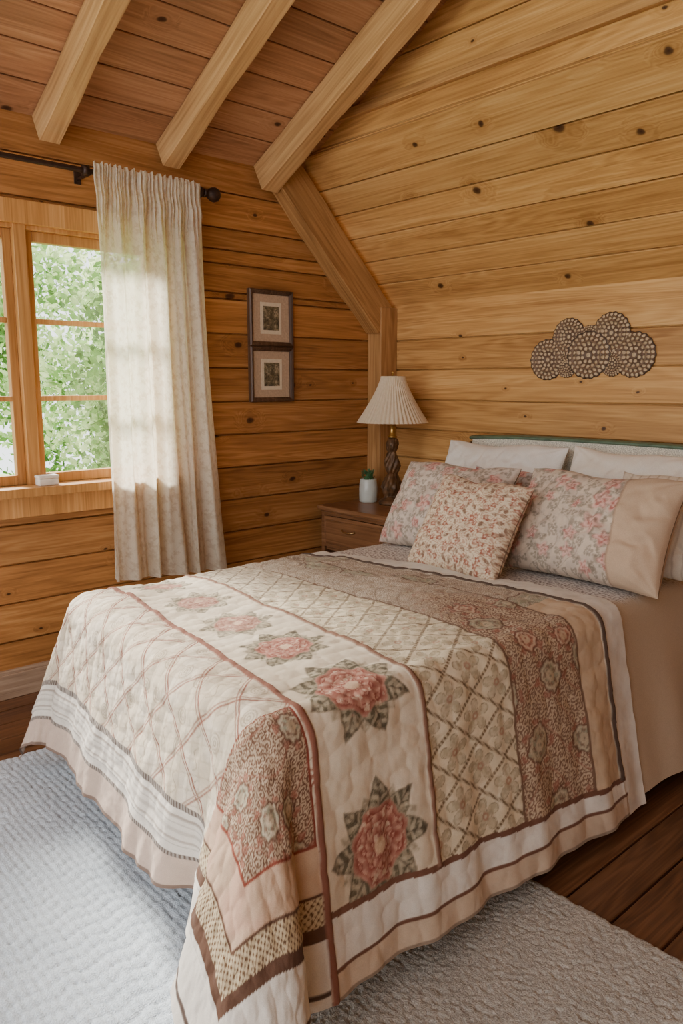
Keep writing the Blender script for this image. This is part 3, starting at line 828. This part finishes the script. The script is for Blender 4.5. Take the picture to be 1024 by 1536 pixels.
for i in range(80):
    a=random.random()*2*pi; r=.040*random.random()**.5; c0=Vector((r*math.cos(a),r*math.sin(a),.142+.06*random.random()))
    d=Vector((math.cos(a)*.6,math.sin(a)*.6,1)).normalized()*.030; s_=Vector((-math.sin(a),math.cos(a),.2))*.010
    bm.faces.new([bm.verts.new(p) for p in (c0,c0+d*.5+s_,c0+d,c0+d*.5-s_)])
sg=bm_obj('sprig',bm,M_grn,parent=jar)
# ------------------------------------------------------------------ pictures
M_mat=plain('picture_mount',(182,156,130),.9,nscale=80,namt=.06)
N=NT('botanical_print'); tc=N.n('TexCoord').outputs['Object']
no=N.n('TexNoise',{'Vector':tc,'Scale':30.0,'Detail':6.0,'Roughness':.7,'Distortion':.8}).outputs[0]
c=N.ramp(no,[(.36,L4((52,46,36))),(.50,L4((104,94,70))),(.64,L4((168,152,124)))])
M_print=N.done(bsdf(N,c,.6))
N=NT('botanical_print_paper'); tc=N.n('TexCoord').outputs['Object']; no=N.n('TexNoise',{'Vector':tc,'Scale':60.0}).outputs[0]
M_paper=N.done(bsdf(N,N.ramp(no,[(.3,L4((212,198,170))),(.7,L4((222,208,186)))]),.8))
def picture(z0,z1,label):
    y0,y1=-1.172,-.836; e=empty('picture_frame',(0.0,(y0+y1)/2,(z0+z1)/2)); o=Vector(e.location); tag(e,label,"picture")
    w=.028; 
    bm=bmesh.new()
    prof=[(0,.0),(0,.026),(.008,.034),(.018,.028),(w,.020),(w,.0)]
    cor=[(y0,z0,1,1),(y1,z0,-1,1),(y1,z1,-1,-1),(y0,z1,1,-1)]
    Rr=[[bm.verts.new(Vector((d,cy+sx*i_,cz+sz*i_))-o) for i_,d in prof] for cy,cz,sx,sz in cor]
    for a in range(4):
        b=(a+1)%4
        for k in range(len(prof)-1): bm.faces.new([Rr[a][k],Rr[b][k],Rr[b][k+1],Rr[a][k+1]])
    bmesh.ops.recalc_face_normals(bm,faces=bm.faces)
    bm_obj('frame',bm,M_framew,parent=e)
    def bxx(n,a,b,m): return boxes(n,[(tuple(Vector(a)-o),tuple(Vector(b)-o))],m,parent=e,bev=.0008)
    bxx('mount',(.004,y0+w-.004,z0+w-.004),(.014,y1-w+.004,z1-w+.004),M_mat)
    cy,cz=(y0+y1)/2,(z0+z1)/2
    bxx('print',(.012,cy-.080,cz-.095),(.016,cy+.080,cz+.095),M_paper)
    bm=bmesh.new()
    add_box(bm,(.0165,cy-.060,cz-.072),(.0175,cy+.060,cz+.072))
    for v in bm.verts: v.co-=o
    bm_obj('artwork',bm,M_print,parent=e)
picture(1.826,2.165,"dark wood framed botanical print with beige mount, upper of two")
picture(1.485,1.824,"dark wood framed botanical print with beige mount, lower of two")
# ------------------------------------------------------------------ wall ornament
N=NT('carved_brown_filigree'); at=N.n('Attribute',attribute_name='Col').outputs['Color']; tc=N.n('TexCoord').outputs['Object']
no=N.n('TexNoise',{'Vector':tc,'Scale':90.0,'Detail':3.0}).outputs[0]
M_orn=N.done(bsdf(N,N.mix(N.math('MULTIPLY',no,.25),at,L4((80,58,44))),.5,bump=no,bstr=.3))
res=.002
xs=np.arange(-.40,.41,res); zs_=np.arange(-.20,.21,res)
GX,GZ=np.meshgrid(xs,zs_)
DS=((-.262,-.065,.118),(-.130,.060,.105),(.130,.070,.112),(.268,-.050,.122),(0,-.045,.132),(-.135,-.10,.07),(.145,-.095,.07),(0,.05,.07))
best=np.full(GX.shape,9.0); TH=np.zeros(GX.shape); KK=np.zeros(GX.shape)
inside=np.zeros(GX.shape,bool)
for k in (0,1,2,3,7,5,6,4):
    cx_,cz_,R=DS[k]; rx=GX-cx_; rz=GZ-cz_; d=np.hypot(rx,rz); t=np.arctan2(rz,rx)
    qn_=d/(R*(1+.02*np.cos(18*t)))
    use=(qn_<1)&((~inside)|(qn_<best)) if k!=4 else (qn_<1)
    best=np.where(use,qn_,best); TH=np.where(use,t,TH); KK=np.where(use,k,KK); inside|=(qn_<1)
ht=.011+.005*np.cos(best*pi*7)
def bead(q0,n,w,ph=0):
    a=((TH*n/(2*pi)+ph)%1-.5)*2*pi/n*q0   # arc distance in units of radius
    return 1-sm(w*.7,w*1.1,np.hypot(best-q0,a))
pale=np.zeros(GX.shape)
for q0,n_,w_ in ((.88,26,.075),(.68,20,.075),(.48,14,.08),(.28,8,.08),(0.0,1,.10)):
    pale=np.maximum(pale,bead(q0,n_,w_))
ht=ht-.004*pale
oc=np.ones(GX.shape+(3,))*lin((98,74,56))
oc=mixc(oc,(128,100,76),line(best-.78,.03,.02)+line(best-.58,.03,.02)*.8)
oc=mixc(oc,(206,180,144),pale*.95)
oc=mixc(oc,(64,46,34),line(best-.98,.03,.02))
vi=-np.ones(GX.shape,int); keep=inside
idxs=np.argwhere(keep)
vi[keep]=np.arange(len(idxs)); nv_=len(idxs)
vs=[(float(GX[a,b]),-float(ht[a,b]),float(GZ[a,b])) for a,b in idxs]
quad=keep[:-1,:-1]&keep[1:,:-1]&keep[:-1,1:]&keep[1:,1:]
fs=[(int(vi[a,b]),int(vi[a,b+1]),int(vi[a+1,b+1]),int(vi[a+1,b])) for a,b in np.argwhere(quad)]
orn=mesh_obj('wall_ornament',vs,fs,M_orn,smooth=True,loc=(1.615,-.003,1.80))
atr=orn.data.color_attributes.new('Col','FLOAT_COLOR','POINT')
rgba=np.ones((nv_,4),dtype=np.float32); rgba[:,:3]=oc[keep]
atr.data.foreach_set('color',rgba.reshape(-1))
sf=orn.modifiers.new('thick','SOLIDIFY'); sf.thickness=.006; sf.offset=-1
tag(orn,"brown carved lacy scalloped medallion ornament on the plank wall","wall decoration")
# ------------------------------------------------------------------ curtain rod + curtain
M_iron=plain('dark_iron',(60,44,36),.45,metal=.5,nscale=40,namt=.2)
rod=empty('curtain_rod',(.13,-2.6,2.63)); tag(rod,"dark iron curtain rod with round finial above the window","curtain rod")
P_=np.zeros((2,20,3))
for i,y in enumerate((-.9,1.07)):
    for j in range(20): P_[i,j]=(.013*math.cos(2*pi*j/20),y,.013*math.sin(2*pi*j/20))
grid_obj('pole',P_,M_iron,parent=rod,closeu=True)
f=lathe('finial',[(.001,0),(.02,0),(.022,.012),(.016,.02),(.024,.03),(.036,.05),(.040,.068),(.034,.088),(.018,.102),(.001,.106)],M_iron,parent=rod,n=28,loc=(0,1.06,0)); f.rotation_euler=(-pi/2,0,0)
f=lathe('finial',[(.001,0),(.018,0),(.03,.01),(.03,.022),(.018,.032),(.001,.033)],M_iron,parent=rod,n=28,loc=(0,1.02,0)); f.rotation_euler=(-pi/2,0,0)
for y in (.40,1.0):
    bm=bmesh.new(); add_box(bm,(-.13,y-.018,-.04),(-.122,y+.018,.04),.002); add_box(bm,(-.125,y-.008,-.022),(.0,y+.008,-.010),.002); add_box(bm,(-.016,y-.008,-.022),(.016,y+.008,-.012),.002)
    bm_obj('bracket',bm,M_iron,parent=rod)
f=lathe('clamp_ring',[(.013,0),(.024,.0),(.026,.015),(.024,.03),(.013,.03)],M_iron,parent=rod,n=24,loc=(0,.37,0)); f.rotation_euler=(-pi/2,0,0)
N=NT('curtain_lace'); tc=N.n('TexCoord').outputs['Object']
at=N.n('Attribute',attribute_name='Col').outputs['Color']
no=N.n('TexNoise',{'Vector':tc,'Scale':300.0}).outputs[0]
d1=N.n('BsdfDiffuse',{'Color':at}).outputs[0]; t1=N.n('BsdfTranslucent',{'Color':at}).outputs[0]; tp=N.n('BsdfTransparent',{'Color':(1,1,1,1)}).outputs[0]
mx_=N.n('MixShader',{0:.52,1:d1,2:t1}).outputs[0]
M_cur=N.done(N.n('MixShader',{0:N.math('MULTIPLY',no,.30),1:mx_,2:tp}).outputs[0])
nu,nv=520,420
u,v=np.meshgrid(np.linspace(0,1,nu),np.linspace(0,1,nv))
ztop_=2.665; zbot=.56-.05*u
yl=-2.20-.01*v; yr=-1.60+.125*v**1.2
wr=u+.016*np.sin(2*pi*u*3+v*2)+.010*np.sin(2*pi*u*5+1)
y=yl+(yr-yl)*wr+.004*np.sin(v*8+u*20)
fa=.45+.55*np.abs(np.sin(u*7+1.2))
fold=(.038*fa*np.sin(2*pi*(u*5.5+.25*np.sin(v*2.4)+.06*np.sin(u*19)))+.009*np.sin(2*pi*(u*13+.3+.3*v)))*sm(.0,.16,v)*(.7+.45*v)
gath=.009*np.sin(2*pi*u*34+1.5*np.sin(u*25))*(1-sm(.05,.18,v))+.004*np.sin(2*pi*u*66+1)*(1-sm(.04,.2,v))
z=ztop_+(zbot-ztop_)*v+.008*np.sin(2*pi*u*20)*(1-sm(0,.02,v))
x=.170+fold+gath+.008*np.exp(-((v-.012)/.012)**2)+.010*np.exp(-((v-.075)/.02)**2)
cl=np.ones(x.shape+(3,))*lin((248,240,220))
Uc=u*1.15;Vc=v*2.1
wU=Uc+.010*(fbm(Uc*22,Vc*22,3)-.5)*2; wV=Vc+.010*(fbm(Uc*22,Vc*22,23)-.5)*2
D,DX,DY,I=cells(wU,wV,.045,.42,8); th=np.arctan2(DY,DX)+I*6
m=1-sm(.7,1.2,D/(.013*(.6+.8*I)*(1+.4*np.cos(4*th))))
cl=mixc(cl,(214,198,170),m*.5)
cl=mixc(cl,(216,202,176),line(np.sin(wU*44+2*np.sin(wV*26)),.10,.08)*.4)
cl=mixc(cl,(234,222,196),sm(.5,.7,fbm(Uc*8,Vc*8,4))*.4)
cur=grid_obj('curtain',np.stack([x,y,z],2),M_cur,cols=cl); tag(cur,"cream lace patterned curtain hanging from the iron rod","curtain")
tb=empty('trinket_box',(.06,-2.47,WZ0)); tag(tb,"small white trinket box on the window sill","box")
M_box=plain('white_box',(224,216,204),.5,nscale=20,namt=.06)
boxes('box_body',[((-.03,-.05,0),(.03,.05,.035))],M_box,parent=tb,bev=.005)
boxes('lid',[((-.033,-.053,.035),(.033,.053,.052))],M_box,parent=tb,bev=.006)
# ------------------------------------------------------------------ lights / world
w=bpy.data.worlds.new('World'); SC.world=w; w.use_nodes=True; nt=w.node_tree
bg=nt.nodes['Background']; bg.inputs[0].default_value=(.97,.98,1.0,1); bg.inputs[1].default_value=3.3
def light(name,typ,loc,rot,energy,color,**kw):
    l=bpy.data.lights.new(name,typ); l.energy=energy; l.color=color
    for k,v in kw.items(): setattr(l,k,v)
    o=bpy.data.objects.new(name,l); o.location=loc; o.rotation_euler=rot; COL.objects.link(o); return o
s=light('sun','SUN',(0,0,6),(0,0,0),22.0,(1,.94,.84),angle=D2(16))
s.rotation_euler=Vector((1.6,-.05,-1.05)).to_track_quat('-Z','Y').to_euler()
cam=bpy.data.cameras.new('camera'); co=bpy.data.objects.new('camera',cam); COL.objects.link(co)
co.location=(3.955,-3.975,1.6)
co.rotation_euler=Vector((-.742*.9864,.670*.9864,-.1642)).to_track_quat('-Z','Y').to_euler()
cam.lens=36*1160/1536; cam.sensor_width=36; cam.clip_start=.02
SC.camera=co
